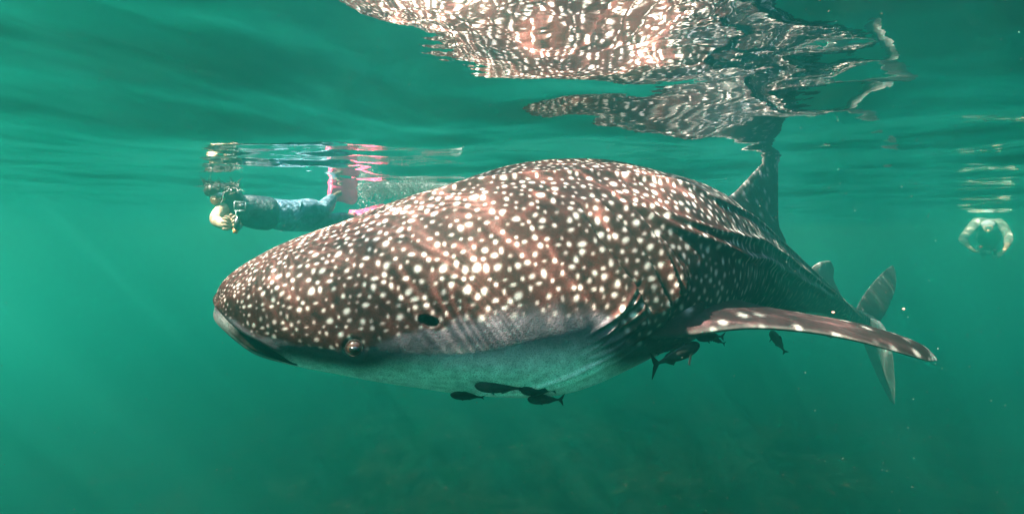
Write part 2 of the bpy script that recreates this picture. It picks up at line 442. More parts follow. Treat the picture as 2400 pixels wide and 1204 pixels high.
def shark_skin():
    b = N('spotted_shark_skin')
    at1 = b.n('ShaderNodeAttribute', attribute_name='pigment'); at2 = b.n('ShaderNodeAttribute', attribute_name='hollow')
    s1 = b.n('ShaderNodeSeparateColor', {0: at1.outputs['Color']}); s2 = b.n('ShaderNodeSeparateColor', {0: at2.outputs['Color']})
    tc = b.n('ShaderNodeTexCoord')
    fine = b.n('ShaderNodeTexNoise', {'Vector': tc.outputs['Object'], 'Scale': 260.0, 'Detail': 3.0})
    mid = b.n('ShaderNodeTexNoise', {'Vector': tc.outputs['Object'], 'Scale': 34.0, 'Detail': 4.0})
    lo = b.n('ShaderNodeTexNoise', {'Vector': tc.outputs['Object'], 'Scale': 7.0, 'Detail': 3.0})
    base = b.mix(b.ramp(mid.outputs[0], .35, .68), (.0035, .0008, .0009), (.022, .0050, .0042))
    base = b.mix(b.math('MULTIPLY', b.ramp(lo.outputs[0], .35, .7), .45), base, (.024, .0068, .0066))
    base = b.mix(b.math('MULTIPLY', s2.outputs[2], .75), base, (.005, .0034, .005))  # paints the shade on the flank behind the gills into the base
    tan_ = b.mix(s2.outputs[2], (.064, .019, .014), (.017, .011, .014))
    c = b.mix(b.math('MULTIPLY', s1.outputs[1], .5), base, tan_)
    sp = b.math('MULTIPLY', s1.outputs[0], b.ramp(fine.outputs[0], .25, .6, .75, 1.05), clamp=True)
    c = b.mix(sp, c, (.33, .31, .285))
    bel = b.mix(at1.outputs['Alpha'], (.056, .049, .058), (.88, .90, .88))
    dim = b.math('MULTIPLY', b.ramp(mid.outputs[0], .40, .70, 1.12, .70), b.ramp(fine.outputs[0], .45, .68, 1.1, .62))
    bs = b.n('ShaderNodeVectorMath', {0: bel, 'Scale': dim}, operation='SCALE'); bel = bs.outputs[0]
    c = b.mix(s1.outputs[2], c, bel)
    c = b.mix(b.math('MULTIPLY', b.ramp(fine.outputs[0], .50, .72), .35), c, (.05, .028, .024))
    c = b.mix(b.math('MULTIPLY', at2.outputs['Alpha'], .8), c, b.mix(b.ramp(fine.outputs[0], .35, .65), (.03, .018, .016), (.08, .053, .047)))
    c = b.mix(s2.outputs[0], c, (.010, .006, .006))
    c = b.mix(b.math('MULTIPLY', s2.outputs[1], .8), c, (.015, .009, .009))
    hgt = b.math('ADD', b.math('MULTIPLY', fine.outputs[0], .5), b.math('MULTIPLY', mid.outputs[0], 1.0))
    bp = b.n('ShaderNodeBump', {'Height': hgt, 'Strength': .5, 'Distance': .005})
    p = b.n('ShaderNodeBsdfPrincipled', {'Base Color': c, 'Roughness': .7, 'Specular IOR Level': .06, 'Normal': bp.outputs[0]})
    b.surf(p.outputs[0]); return b.m
SKIN = shark_skin()
shark = link('whale_shark', me, SKIN)
tag(shark, 'huge brown whale shark with white spots and pale belly swimming just below the surface', 'whale shark')

# fins: lofts of thin foil sections (leading edge, trailing edge, thickness)
def fin(name, secs, pale_side=None, pale=0.0, spots=30, nspan=90, nch=56, seed=1, dark=1.0, bend=0.0):
    secs = [(Vector(a), Vector(b_), t) for a, b_, t in secs]
    LE = catmull([tuple(a) for a, _, _ in secs], nspan//(len(secs)-1)); TE = catmull([tuple(b_) for _, b_, _ in secs], nspan//(len(secs)-1))
    TH = catmull([(t, 0, 0) for *_, t in secs], nspan//(len(secs)-1))[:, 0]
    ns = len(LE)
    u = (1-np.cos(np.linspace(0, math.pi, nch//2)))/2
    prof = np.sqrt(u)*(1-u)**.75*1.9
    uu = np.concatenate([u, u[-2:0:-1]]); pp = np.concatenate([prof, -prof[-2:0:-1]])
    du = np.gradient((LE+TE)/2, axis=0); ch = TE-LE
    nrm = np.cross(du, ch); nrm /= np.maximum(np.linalg.norm(nrm, axis=1, keepdims=True), 1e-9)
    for i in range(ns):
        if i and (nrm[i]*nrm[i-1]).sum() < 0: nrm[i] *= -1
    nrm[-3:] = nrm[-4]
    P = LE[:, None] + ch[:, None]*uu[None, :, None] + nrm[:, None]*(pp[None, :, None]*np.maximum(TH, .002)[:, None, None]*.5)
    k = P.shape[1]
    f_ = []
    for i in range(ns-1):
        for j in range(k):
            f_.append([i*k+j, i*k+(j+1) % k, (i+1)*k+(j+1) % k, (i+1)*k+j])
    f_.append(list(range(k))); f_.append(list(range((ns-1)*k, ns*k)))
    me = bpy.data.meshes.new(name); me.from_pydata(P.reshape(-1, 3).tolist(), [], f_)
    r = np.random.default_rng(seed)
    Q = P.reshape(-1, 3); sp_ = np.zeros(len(Q)); ha = np.zeros(len(Q))
    for _ in range(spots):
        c_ = Q[r.integers(len(Q))]; rad = r.uniform(.008, .018)
        d_ = np.linalg.norm(Q-c_, axis=1)/rad; a_ = r.uniform(.3, .8)
        sp_ = np.maximum(sp_, a_/(1+np.exp((d_-1)*6))); ha = np.maximum(ha, a_*np.exp(-(d_/2)**2))
    edge = np.broadcast_to(np.maximum(np.exp(-(uu/.03)**2), np.exp(-((1-uu)/.05)**2))[None], P.shape[:2]).ravel()*.10
    bel = np.zeros(len(Q)) + pale
    if pale_side is not None:
        side_ = np.broadcast_to((pp*pale_side > -1e-6)[None], P.shape[:2]).ravel()
        bel = side_.astype(float)
    colattr(me, 'pigment', [np.maximum(sp_, edge), ha, bel, np.ones(len(Q))*.7])
    colattr(me, 'hollow', [np.zeros(len(Q)), np.zeros(len(Q)), np.ones(len(Q))*dark, np.zeros(len(Q))])
    bm_ = bmesh.new(); bm_.from_mesh(me); bmesh.ops.recalc_face_normals(bm_, faces=bm_.faces); bm_.to_mesh(me); bm_.free()
    o = link(name, me, SKIN, shark)
    return o
PEC = [((1612,786),1.575,(1668,692),1.84,.085), ((1690,774),1.585,(1712,698),1.89,.060), ((1780,768),1.60,(1795,719),1.92,.048),
       ((1900,778),1.63,(1905,738),1.90,.042), ((2010,799),1.67,(2015,758),1.89,.036), ((2110,827),1.72,(2108,785),1.87,.028),
       ((2172,845),1.78,(2162,808),1.86,.018), ((2196,846),1.83,(2190,832),1.86,.008)]
def skin_off(s_, th, off):
    q_ = skin_pt(s_, th); _, _, a_, b_ = [float(v[0]) for v in spine(np.array([s_]))]
    return Vector((q_[0]+b_*off, q_[1]-a_*off, q_[2]))
psec = [(skin_off(1.14, -20, -.10), skin_off(1.43, -2, -.10), .12), (skin_off(1.165, -22, -.02), skin_off(1.46, -5, -.03), .125)]
psec += [(at(*l, ly), at(*t_, ty), th) for l, ly, t_, ty, th in PEC]
fin('pectoral_fin', psec, pale_side=None, spots=46, seed=3, dark=.8, nspan=200)
x_, y_, dx_, dy_ = [float(q[0]) for q in spine(np.array([1.3]))]
def mirror(v):
    lat = (v.x-x_)*dy_ - (v.y-y_)*dx_
    return Vector((v.x - 2*lat*dy_, v.y + 2*lat*dx_, v.z))
fin('pectoral_fin', [(mirror(a), mirror(b_), t) for a, b_, t in psec], spots=40, seed=4, dark=.55, nspan=100)
ridge_s = np.linspace(1.6, 5.3, 60); RP = shark_surf(ridge_s, np.full(60, math.pi/2)); rpx = 1200+F*RP[:, 0]/RP[:, 1]
def rY(px): return float(np.interp(px, rpx, RP[:, 1]))
def rp(px, py): return at(px, py, rY(px))
fin('dorsal_fin', [(rp(1640,470), rp(1838,640), .16), (rp(1672,474), rp(1836,600), .12), (rp(1712,458), rp(1842,566), .075), (rp(1742,430), rp(1826,528), .055), (rp(1764,406), rp(1824,470), .042),
                   (rp(1782,388), rp(1824,425), .03), (rp(1798,368), rp(1824,392), .016)], spots=80, seed=5, dark=.9)
fin('second_dorsal_fin', [(rp(1880,662), rp(1975,725), .09), (rp(1892,640), rp(1973,705), .05), (rp(1908,622), rp(1970,688), .03), (rp(1926,613), rp(1954,655), .02), (rp(1946,611), rp(1955,632), .01)], spots=8, seed=6, dark=.7, pale=.15)
CY = 4.72
fin('caudal_fin', [(at(2006,738,CY-.05), at(2046,765,CY+.12), .08), (at(2010,716,CY), at(2066,748,CY+.25), .05), (at(2028,685,CY+.2), at(2084,716,CY+.5), .035), (at(2048,660,CY+.45), at(2097,682,CY+.75), .025),
                   (at(2066,641,CY+.7), at(2101,655,CY+.95), .018), (at(2080,629,CY+.9), at(2099,636,CY+1.05), .012), (at(2090,622,CY+1.05), at(2096,625,CY+1.1), .008)], spots=12, seed=7, dark=.8, pale=.05)
fin('caudal_fin', [(at(2004,735,CY-.08), at(2062,752,CY-.25), .05), (at(2014,775,CY-.05), at(2078,775,CY-.32), .03), (at(2032,825,CY-.02), at(2092,830,CY-.38), .02), (at(2052,872,CY), at(2097,885,CY-.3), .014),
                   (at(2072,912,CY+.02), at(2098,925,CY-.22), .010), (at(2086,938,CY+.02), at(2097,947,CY-.14), .005)], spots=6, seed=8, dark=.5, pale=.2)
def belly_pt(s, lat, z):
    x, y, dx, dy = [float(q[0]) for q in spine(np.array([s]))]
    return Vector((x+dy*lat, y-dx*lat, z))
for sg in (1, -1):
    fin('pelvic_fin', [(belly_pt(3.1, .14*sg, -.45), belly_pt(3.45, .12*sg, -.48), .05), (belly_pt(3.2, .25*sg, -.56), belly_pt(3.5, .22*sg, -.58), .03), (belly_pt(3.36, .34*sg, -.65), belly_pt(3.5, .32*sg, -.66), .012)], spots=5, seed=9, dark=.4)
fin('anal_fin', [(belly_pt(4.2, 0, -.60), belly_pt(4.5, 0, -.66), .04), (belly_pt(4.3, 0, -.73), belly_pt(4.52, 0, -.76), .025), (belly_pt(4.42, 0, -.83), belly_pt(4.5, 0, -.84), .01)], spots=3, seed=10, dark=.4)

# eyes
def ball(bm, c, r, seg=20, sc=(1, 1, 1)):
    m4 = Matrix.Translation(c) @ Matrix.Diagonal((r*sc[0], r*sc[1], r*sc[2], 1))
    return bmesh.ops.create_uvsphere(bm, u_segments=seg, v_segments=seg//2+2, radius=1.0, matrix=m4)
b = N('shark_eyeball')
tc = b.n('ShaderNodeTexCoord')
ln = b.n('ShaderNodeVectorMath', {0: tc.outputs['Object']}, operation='LENGTH')
p = b.n('ShaderNodeBsdfPrincipled', {'Base Color': (.06, .027, .019, 1), 'Roughness': .35, 'Specular IOR Level': .2})
b.surf(p.outputs[0]); EYE = b.m
PUP = simple('dark_pupil', (.008, .006, .006), .1, .5, .1)
LID = simple('eye_rim_skin', (.03, .02, .018), .5, .15, .2)
for s_, t_ in ((.491, -12.4), (.491, 192.4)):
    c0 = Vector(skin_pt(s_, t_)); x0, y0, a0, b0 = [float(q[0]) for q in spine(np.array([s_]))]
    nrm = Vector((c0.x-x0, c0.y-y0, 0)).normalized()
    bm = bmesh.new(); ball(bm, c0 - nrm*.004, .0225, 28)
    e = frombm('eye', bm, EYE, shark)
    bm = bmesh.new(); ball(bm, c0 + nrm*.0125 + Vector((0, 0, -.002)), .0105, 18, (1.35, .8, .85))
    frombm('pupil', bm, PUP, e)
    bm = bmesh.new()
    t1 = nrm.cross(Vector((0, 0, 1))); ring_ = []
    v_ = []
    for i in range(40):
        a = i/40*2*math.pi; cdir = t1*math.cos(a)+Vector((0, 0, 1))*math.sin(a)
        for j in range(8):
            q_ = j/8*2*math.pi
            v_.append(c0 + nrm*.010 + cdir*(.0215+.0016*math.cos(q_)) + nrm*.0016*math.sin(q_))
    f_ = [[i*8+j, i*8+(j+1) % 8, ((i+1) % 40)*8+(j+1) % 8, ((i+1) % 40)*8+j] for i in range(40) for j in range(8)]
    bm.free(); pydata('eyelid_ring', v_, f_, LID, e)

# ------------------------------------------------------------------ fish under the shark
FISHM = simple('dark_fish_skin', (.006, .007, .007), .6, .08, .5, 60)
FISHG = simple('grey_fish_skin', (.016, .019, .018), .55, .1, .5, 60)
FINM = simple('fish_fin_membrane', (.005, .006, .0055), .6, .08, .3, 80)
def fish(label, head, tail, Y0, Y1, depth=.24, roll=0.0, mat=None, fork=.5, width=.5, fins=1.0):
    a, c = at(*head, Y0), at(*tail, Y1)
    L = (c-a).length; X = (c-a).normalized()
    up = Vector((0, 0, 1)); up = (up - X*up.dot(X)).normalized(); side_v = X.cross(up)
    up = (up*math.cos(roll) + side_v*math.sin(roll)).normalized(); side_v = X.cross(up)
    root = empty('fish', a); tag(root, label, 'fish', 'small fish riding along under the shark')
    T = lambda u, v, w: a + X*(u*L) + up*(v*L) + side_v*(w*L)
    prof = [(0,.004,.004),(.02,.035,.03),(.07,.075,.055),(.16,.108,.075),(.28,.12,.08),(.42,.115,.073),(.56,.09,.055),(.7,.055,.032),(.8,.030,.016),(.86,.026,.012)]
    us = np.linspace(0, .86, 26); pu = [q[0] for q in prof]
    hv = pchip(pu, [q[1] for q in prof], us)*depth/.24; wv_ = pchip(pu, [q[2] for q in prof], us)*width/.5
    v_, f_ = [], []
    for u, h_, w_ in zip(us, hv, wv_):
        for j in range(16):
            q_ = j/16*2*math.pi
            v_.append(T(u, h_*math.sin(q_)*(1.0 if math.sin(q_) > 0 else 1.08), w_*math.cos(q_)))
    for i in range(25):
        for j in range(16): f_.append([i*16+j, i*16+(j+1) % 16, (i+1)*16+(j+1) % 16, (i+1)*16+j])
    f_.append(list(range(16))[::-1]); f_.append(list(range(25*16, 26*16)))
    pydata('body', v_, f_, mat or FISHM, root)
    def blade(name, pts, th=.006, w0=0.0, lean=0.0):
        n_ = len(pts); v2 = []
        for sgn in (1, -1):
            for (u, v) in pts: v2.append(T(u, v, w0 + sgn*th + lean*abs(v)))
        cu = sum(q[0] for q in pts)/n_; cv = sum(q[1] for q in pts)/n_
        f2 = [list(range(n_)), list(range(n_, 2*n_))[::-1]] + [[i, n_+i, n_+(i+1) % n_, (i+1) % n_] for i in range(n_)]
        pydata(name, v2, f2, FINM, root, smooth=False)
    d_ = depth/.24
    blade('tail_fin', [(.84,.02),(.90,.06*fork*2),(.97,.125*fork*2),(1.0,.15*fork*2),(.965,.06*fork),(.945,0),(.965,-.06*fork),(1.0,-.15*fork*2),(.97,-.125*fork*2),(.90,-.06*fork*2),(.84,-.02)])
    if fins:
        blade('dorsal_fin', [(.30,.115*d_),(.36,.115*d_+.07*fins),(.43,.115*d_+.055*fins),(.55,.09*d_+.03*fins),(.70,.06*d_+.018*fins),(.74,.045*d_),(.55,.08*d_),(.4,.105*d_)])
        blade('anal_fin', [(.50,-.10*d_),(.56,-.10*d_-.05*fins),(.66,-.07*d_-.02*fins),(.72,-.05*d_),(.6,-.08*d_)])
        for sg in (1, -1): blade('pectoral_fin', [(.22,-.03*d_),(.27,-.05*d_-.02),(.35,-.09*d_-.08*fins),(.37,-.09*d_-.05*fins),(.28,-.02*d_)], .004, sg*.07*width/.5, sg*.35)
    bm = bmesh.new()
    for sg in (1, -1): ball(bm, T(.085, .03*d_, sg*.05*width/.5), L*.017, 12)
    frombm('eye', bm, PUP, root)
    return root
fish('slim grey fish with dark back, largest of those under the belly', (1112,903), (1232,911), 1.42, 1.47, .21, .0, FISHG, .38, .5, .5)
fish('black fish close behind the slim grey fish, overlapping its tail', (1219,913), (1305,915), 1.46, 1.52, .24, .1, None, .25, .5, .3)
fish('small black fish lowest on the left, in front of the belly edge', (1055,924), (1136,931), 1.44, 1.48, .22, .1, None, .2, .5, .2)
fish('faint olive fish just under the belly, lowest of the four there', (1236,935), (1322,936), 1.50, 1.55, .22, .0, FISHG, .5, .5, .25)
fish('large black fish with wide tail pointing down left under the pectoral root', (1640,806), (1526,858), 1.62, 1.55, .25, -.25, None, .82, .5, 1.25)
fish('thin black fish pressed to the belly just above the large black fish', (1592,806), (1538,830), 1.62, 1.58, .16, .9, None, .25, .4, .3)
fish('dark fish under the pectoral fin base with its head to the left', (1632,789), (1698,788), 1.68, 1.76, .22, .2, None, .35, .5, .4)
fish('stubby brown grey fish with tail hanging down just below the pectoral fin base', (1664,788), (1700,806), 1.74, 1.70, .34, .0, FISHG, .6, .5, .5)
fish('faint dark fish hanging below the banded middle of the pectoral fin', (1806,774), (1842,828), 2.55, 2.5, .42, .4, FISHG, .6, .55, 1.1)

# ------------------------------------------------------------------ people
def skin_mesh(name, nodes, edges, mat, parent, root=0, levels=2, flat=None):
    """one continuous body grown round a skeleton: nodes = [(Vector, radius or (rx, ry))]"""
    me = bpy.data.meshes.new(name)
    me.from_pydata([tuple(p) for p, _ in nodes], edges, [])
    o = link(name, me, mat, parent, smooth=False)
    md = o.modifiers.new('skin', 'SKIN'); md.use_smooth_shade = True; md.branch_smoothing = .6
    for i, (_, r) in enumerate(nodes):
        sv = me.skin_vertices[0].data[i]; sv.radius = (r, r) if isinstance(r, (int, float)) else r
        sv.use_root = (i == root)
    ms = o.modifiers.new('smooth', 'SUBSURF'); ms.levels = levels; ms.render_levels = levels
    return o
def chain(nodes, edges, start, pts):
    prev = start
    for p, r in pts:
        nodes.append((p, r)); edges.append((prev, len(nodes)-1)); prev = len(nodes)-1
    return prev
SKINTONE = simple('person_skin', (.27, .17, .11), .5, .2, .15, 30)  # one even skin colour for both swimmers
SUIT = simple('dark_wetsuit', (.010, .013, .017), .5, .25, .5, 22, .9)
SUITB = simple('blue_grey_wetsuit_leggings', (.075, .12, .16), .5, .25, .7, 26, .9)
HAIR = simple('dark_hair', (.02, .012, .008), .45, .3, .5, 90)
PINK = simple('pink_fin_rubber', (.70, .06, .15), .35, .35, .12, 18)
GREYP = simple('grey_strap_plastic', (.35, .36, .36), .4, .4, .1)
CLEAR = simple('pale_housing_plastic', (.22, .24, .24), .15, .5, .1)
BLACKP = simple('black_camera_plastic', (.015, .015, .017), .35, .4, .2)
ORANGE = simple('orange_plastic_end', (.85, .20, .05), .4, .3, .1)
WHITEC = simple('pale_rash_guard', (.17, .17, .14), .7, .1, .12, 20)
LENS = simple('mask_lens_glass', (.05, .07, .08), .05, .6, .1)

def hand(nodes, edges, wrist, palm_dir, finger_dir, side_dir, size, curl=1.1):
    """palm with four unequal bent fingers and a thumb closing round a grip"""
    palm = nodes[wrist][0] + palm_dir*size*.5
    nodes.append((palm, (size*.20, size*.20))); edges.append((wrist, len(nodes)-1)); pi = len(nodes)-1
    out = palm_dir.cross(side_dir).normalized()
    for k, ln_ in enumerate((.42, .48, .45, .36)):
        basep = palm + side_dir*size*(.24-.16*k) + palm_dir*size*.22
        d1 = finger_dir; r_ = size*.075
        p1 = basep + palm_dir*size*.10
        p2 = p1 + (palm_dir*.35 + d1).normalized()*size*ln_*.45
        p3 = p2 + (d1 - palm_dir*curl).normalized()*size*ln_*.40
        chain(nodes, edges, pi, [(p1, r_*1.1), (p2, r_), (p3, r_*.8)])
    t0 = palm + side_dir*size*.26 - palm_dir*size*.12
    chain(nodes, edges, pi, [(t0, size*.10), (t0 + (side_dir*.5 + d1).normalized()*size*.25, size*.085), (t0 + (side_dir*.3 + d1).normalized()*size*.45, size*.07)])

def person_left():
    root = empty('person', at(640, 500, 4.35))
    tag(root, 'snorkeler in dark wetsuit and pink fins holding a small camera at arm end, dark hair', 'person')
    P_ = lambda x, y, Y: at(x, y, Y)
    nd = [(P_(655,494,4.44), (.08, .08))]; ed = []
    a = chain(nd, ed, 0, [(P_(628,496,4.37), (.09, .09)), (P_(598,497,4.28), (.125, .11)), (P_(572,487,4.20), (.12, .10))])
    neck = chain(nd, ed, a, [(P_(550,474,4.16), .062)])
    head = chain(nd, ed, neck, [(P_(534,464,4.12), (.080, .085)), (P_(518,460,4.06), (.098, .10)), (P_(507,462,4.01), (.080, .085))])
    chain(nd, ed, head, [(P_(503,472,3.97), (.045, .05))])                 # jaw and chin
    chain(nd, ed, head, [(P_(500,463,3.94), (.016, .016))])                # nose
    # near arm: shoulder, elbow, wrist, hand round the stick
    w = chain(nd, ed, a, [(P_(548,482,4.10), .062), (P_(524,487,4.03), .057), (P_(514,499,3.97), .052), (P_(506,511,3.92), .049), (P_(506,517,3.90), .047), (P_(512,521,3.87), .045), (P_(526,526,3.83), .042), (P_(538,528,3.79), .032), (P_(544,526,3.77), .028)])
    hand(nd, ed, w, (P_(558,519,3.64)-P_(544,526,3.77)).normalized(), Vector((.25, -.75, -.1)).normalized(), Vector((-.2, 0, 1)).normalized(), .17)
    # far arm tucked below the chest
    w2 = chain(nd, ed, a, [(P_(574,500,4.38), .06), (P_(560,515,4.32), .048), (P_(556,528,4.16), .042), (P_(556,530,3.95), .034), (P_(556,530,3.80), .028)])
    hand(nd, ed, w2, Vector((0, -1, .1)).normalized(), Vector((-.8, -.2, .1)).normalized(), Vector((0, .1, 1)).normalized(), .15)
    # legs
    chain(nd, ed, 0, [(P_(690,486,4.49), .07), (P_(722,490,4.58), .075), (P_(752,500,4.66), .066), (P_(765,485,4.74), .060), (P_(775,468,4.82), .050), (P_(786,455,4.88), .035), (P_(800,452,4.94), .03)])
    chain(nd, ed, 0, [(P_(690,510,4.51), .07), (P_(728,519,4.62), .07), (P_(762,518,4.76), .062), (P_(795,512,4.90), .052), (P_(822,508,5.04), .04), (P_(836,503,5.1), .03)])
    body = skin_mesh('body', nd, ed, SKINTONE, root)
    # wetsuit: short-sleeved top and long leggings, a few millimetres outside the skin
    nd = [(P_(648,501,4.38), (.175, .16))]; ed = []
    a = chain(nd, ed, 0, [(P_(620,500,4.30), (.175, .155)), (P_(594,497,4.26), (.18, .155)), (P_(570,489,4.20), (.165, .14)), (P_(552,480,4.17), (.085, .085))])
    chain(nd, ed, a, [(P_(540,484,4.08), .076), (P_(520,486,4.0), .066)])
    skin_mesh('wetsuit_top', nd, ed, SUIT, root)
    nd = [(P_(662,501,4.42), (.222, .20))]; ed = []
    chain(nd, ed, 0, [(P_(636,500,4.36), (.182, .17)), (P_(618,500,4.31), (.165, .15))])
    chain(nd, ed, 0, [(P_(684,506,4.47), (.17, .15)), (P_(704,508,4.53), (.11, .10))])
    chain(nd, ed, 0, [(P_(690,484,4.48), .155), (P_(722,490,4.58), .122), (P_(750,498,4.66), .10), (P_(764,485,4.74), .085), (P_(775,468,4.82), .058), (P_(783,459,4.86), .046)])
    chain(nd, ed, 0, [(P_(690,515,4.50), .155), (P_(728,520,4.62), .105), (P_(762,518,4.76), .073), (P_(795,512,4.90), .061), (P_(815,509,5.0), .05)])
    skin_mesh('wetsuit_leggings', nd, ed, SUITB, root)
    # hair, mask and snorkel
    nd = [(P_(526,450,4.08), (.135, .11))]; ed = []
    chain(nd, ed, 0, [(P_(508,446,4.03), (.12, .09)), (P_(492,446,3.97), (.085, .06)), (P_(480,438,3.95), (.035, .03))])
    chain(nd, ed, 0, [(P_(544,454,4.06), (.10, .085)), (P_(557,466,4.07), (.07, .06)), (P_(566,476,4.08), (.03, .025))])
    chain(nd, ed, 0, [(P_(512,437,4.08), (.05, .03)), (P_(498,432,4.04), (.02, .018))])
    chain(nd, ed, 0, [(P_(536,440,4.12), (.045, .03)), (P_(552,434,4.14), (.018, .016))])
    skin_mesh('hair', nd, ed, HAIR, root)
    r_ = random.Random(5); sv, sf = [], []
    for k in range(130):
        p0 = P_(r_.uniform(486, 562), r_.uniform(428, 450) + 8*abs(r_.random()-.5), r_.uniform(3.95, 4.12))
        d0 = Vector((r_.uniform(-1.3, .5), r_.uniform(-.6, .2), r_.uniform(-.5, .7))).normalized(); ln_ = r_.uniform(.05, .13)
        q_ = [p0]
        for i in range(4):
            d0 = (d0 + Vector((r_.uniform(-.5, .5), r_.uniform(-.5, .5), r_.uniform(-.5, .4)))).normalized(); q_.append(q_[-1] + d0*ln_/4)
        b0 = len(sv)
        for i, p in enumerate(q_):
            w_ = .006*(1-i/4.3)
            for a_ in range(4): sv.append(p + Vector((math.cos(a_*1.571), 0, math.sin(a_*1.571)))*w_ + Vector((0, math.sin(a_*1.571), 0))*w_*.7)
        for i in range(4):
            for a_ in range(4): sf.append([b0+i*4+a_, b0+i*4+(a_+1) % 4, b0+i*4+4+(a_+1) % 4, b0+i*4+4+a_])
    hs = pydata('hair_strands', sv, sf, HAIR, root); hs['kind'] = 'stuff'
    bm = bmesh.new(); ball(bm, P_(508,459,3.97), .046, 20, (1.3, .5, .75)); mk_ = frombm('diving_mask', bm, LENS, root)
    # fins: foot pocket and ribbed blade
    def swim_fin(p0, p1, up_, wide, flare):
        X = (p1-p0); L_ = X.length; X.normalize(); Z = (up_ - X*up_.dot(X)).normalized(); Yv = X.cross(Z)
        v_, f_ = [], []; n_ = 14
        for i in range(n_+1):
            u = i/n_
            hw = wide*(.36 + .1*u) if u < .35 else wide*(.39 + flare*(u-.35))
            if u > .7: hw *= math.sqrt(max(.05, 1 - ((u-.7)/.3)**2*.8))
            th = .05*(1-u/.38) + .008 if u < .38 else .008*(1.2-u)
            for j in range(13):
                y = (j/6-1)*hw; rib = .008*math.exp(-((abs(j-6)-5.2)/.5)**2)*(u > .3)
                v_.append(p0 + X*(u*L_) + Yv*y + Z*(th*math.sqrt(max(0, 1-(j/6-1)**2*.9)) + rib))
        m_ = len(v_)
        for i in range(n_+1):
            for j in range(13):
                q = v_[i*13+j]; u = i/n_; y = (j/6-1)
                th = .05*(1-u/.38) + .008 if u < .38 else .008*(1.2-u)
                v_.append(q - Z*(2*th*math.sqrt(max(0, 1-y*y*.9)) + .002))
        for i in range(n_):
            for j in range(12):
                k = i*13+j
                f_.append([k, k+1, k+14, k+13]); f_.append([m_+k, m_+k+13, m_+k+14, m_+k+1])
            for j in (0, 12):
                k = i*13+j; f_.append([k, k+13, m_+k+13, m_+k])
        for j in range(12):
            f_.append([j, m_+j, m_+j+1, j+1]); k = n_*13+j; f_.append([k, k+1, m_+k+1, m_+k])
        return pydata('swim_fin', v_, f_, PINK, root)
    swim_fin(P_(772,452,4.86), P_(838,458,5.02), Vector((.15, -.9, .1)), .19, .30)
    swim_fin(P_(826,505,5.06), P_(905,481,5.30), Vector((0, -.35, .9)), .18, .25)
    return root
person_left()
# action camera on a short pole
cam_o = empty('action_camera', at(556, 520, 3.60)); tag(cam_o, 'small action camera in a clear frame on a short pole with orange end', 'camera')
def box(bm, c, size, mat4=None):
    m4 = Matrix.Translation(c) @ (mat4 or Matrix()) @ Matrix.Diagonal((*size, 1))
    return bmesh.ops.create_cube(bm, size=1.0, matrix=m4)
def tube(bm, p, q, r, r2=None, seg=12):
    d = q-p; m4 = Matrix.Translation((p+q)/2) @ d.to_track_quat('Z', 'Y').to_matrix().to_4x4()
    return bmesh.ops.create_cone(bm, cap_ends=True, segments=seg, radius1=r, radius2=r if r2 is None else r2, depth=d.length, matrix=m4)
A_ = lambda x, y: at(x, y, 3.58)
bm = bmesh.new(); tube(bm, A_(557,506), A_(556,540), .011); frombm('pole', bm, BLACKP, cam_o)
bm = bmesh.new(); tube(bm, A_(556,512), A_(555,538), .018, .020); frombm('hand_grip', bm, BLACKP, cam_o)
bm = bmesh.new(); tube(bm, A_(553,536), A_(551,547), .019, .014); frombm('end_cap', bm, ORANGE, cam_o)
bm = bmesh.new(); box(bm, A_(566,484), (.068, .032, .046)); bmesh.ops.bevel(bm, geom=bm.edges[:], offset=.005, segments=2, affect='EDGES'); cb = frombm('camera_body', bm, BLACKP, cam_o)
bm = bmesh.new(); tube(bm, A_(572,482), A_(572,482)+Vector((0, -.024, 0)), .013); frombm('lens', bm, LENS, cb)
bm = bmesh.new()
for p, q in (((553,473),(553,494)), ((553,494),(579,494)), ((579,494),(579,474)), ((553,473),(579,474)), ((557,494),(557,507))): tube(bm, A_(*p)-Vector((0, .02, 0)), A_(*q)-Vector((0, .02, 0)), .0038)
frombm('clear_frame', bm, CLEAR, cam_o)

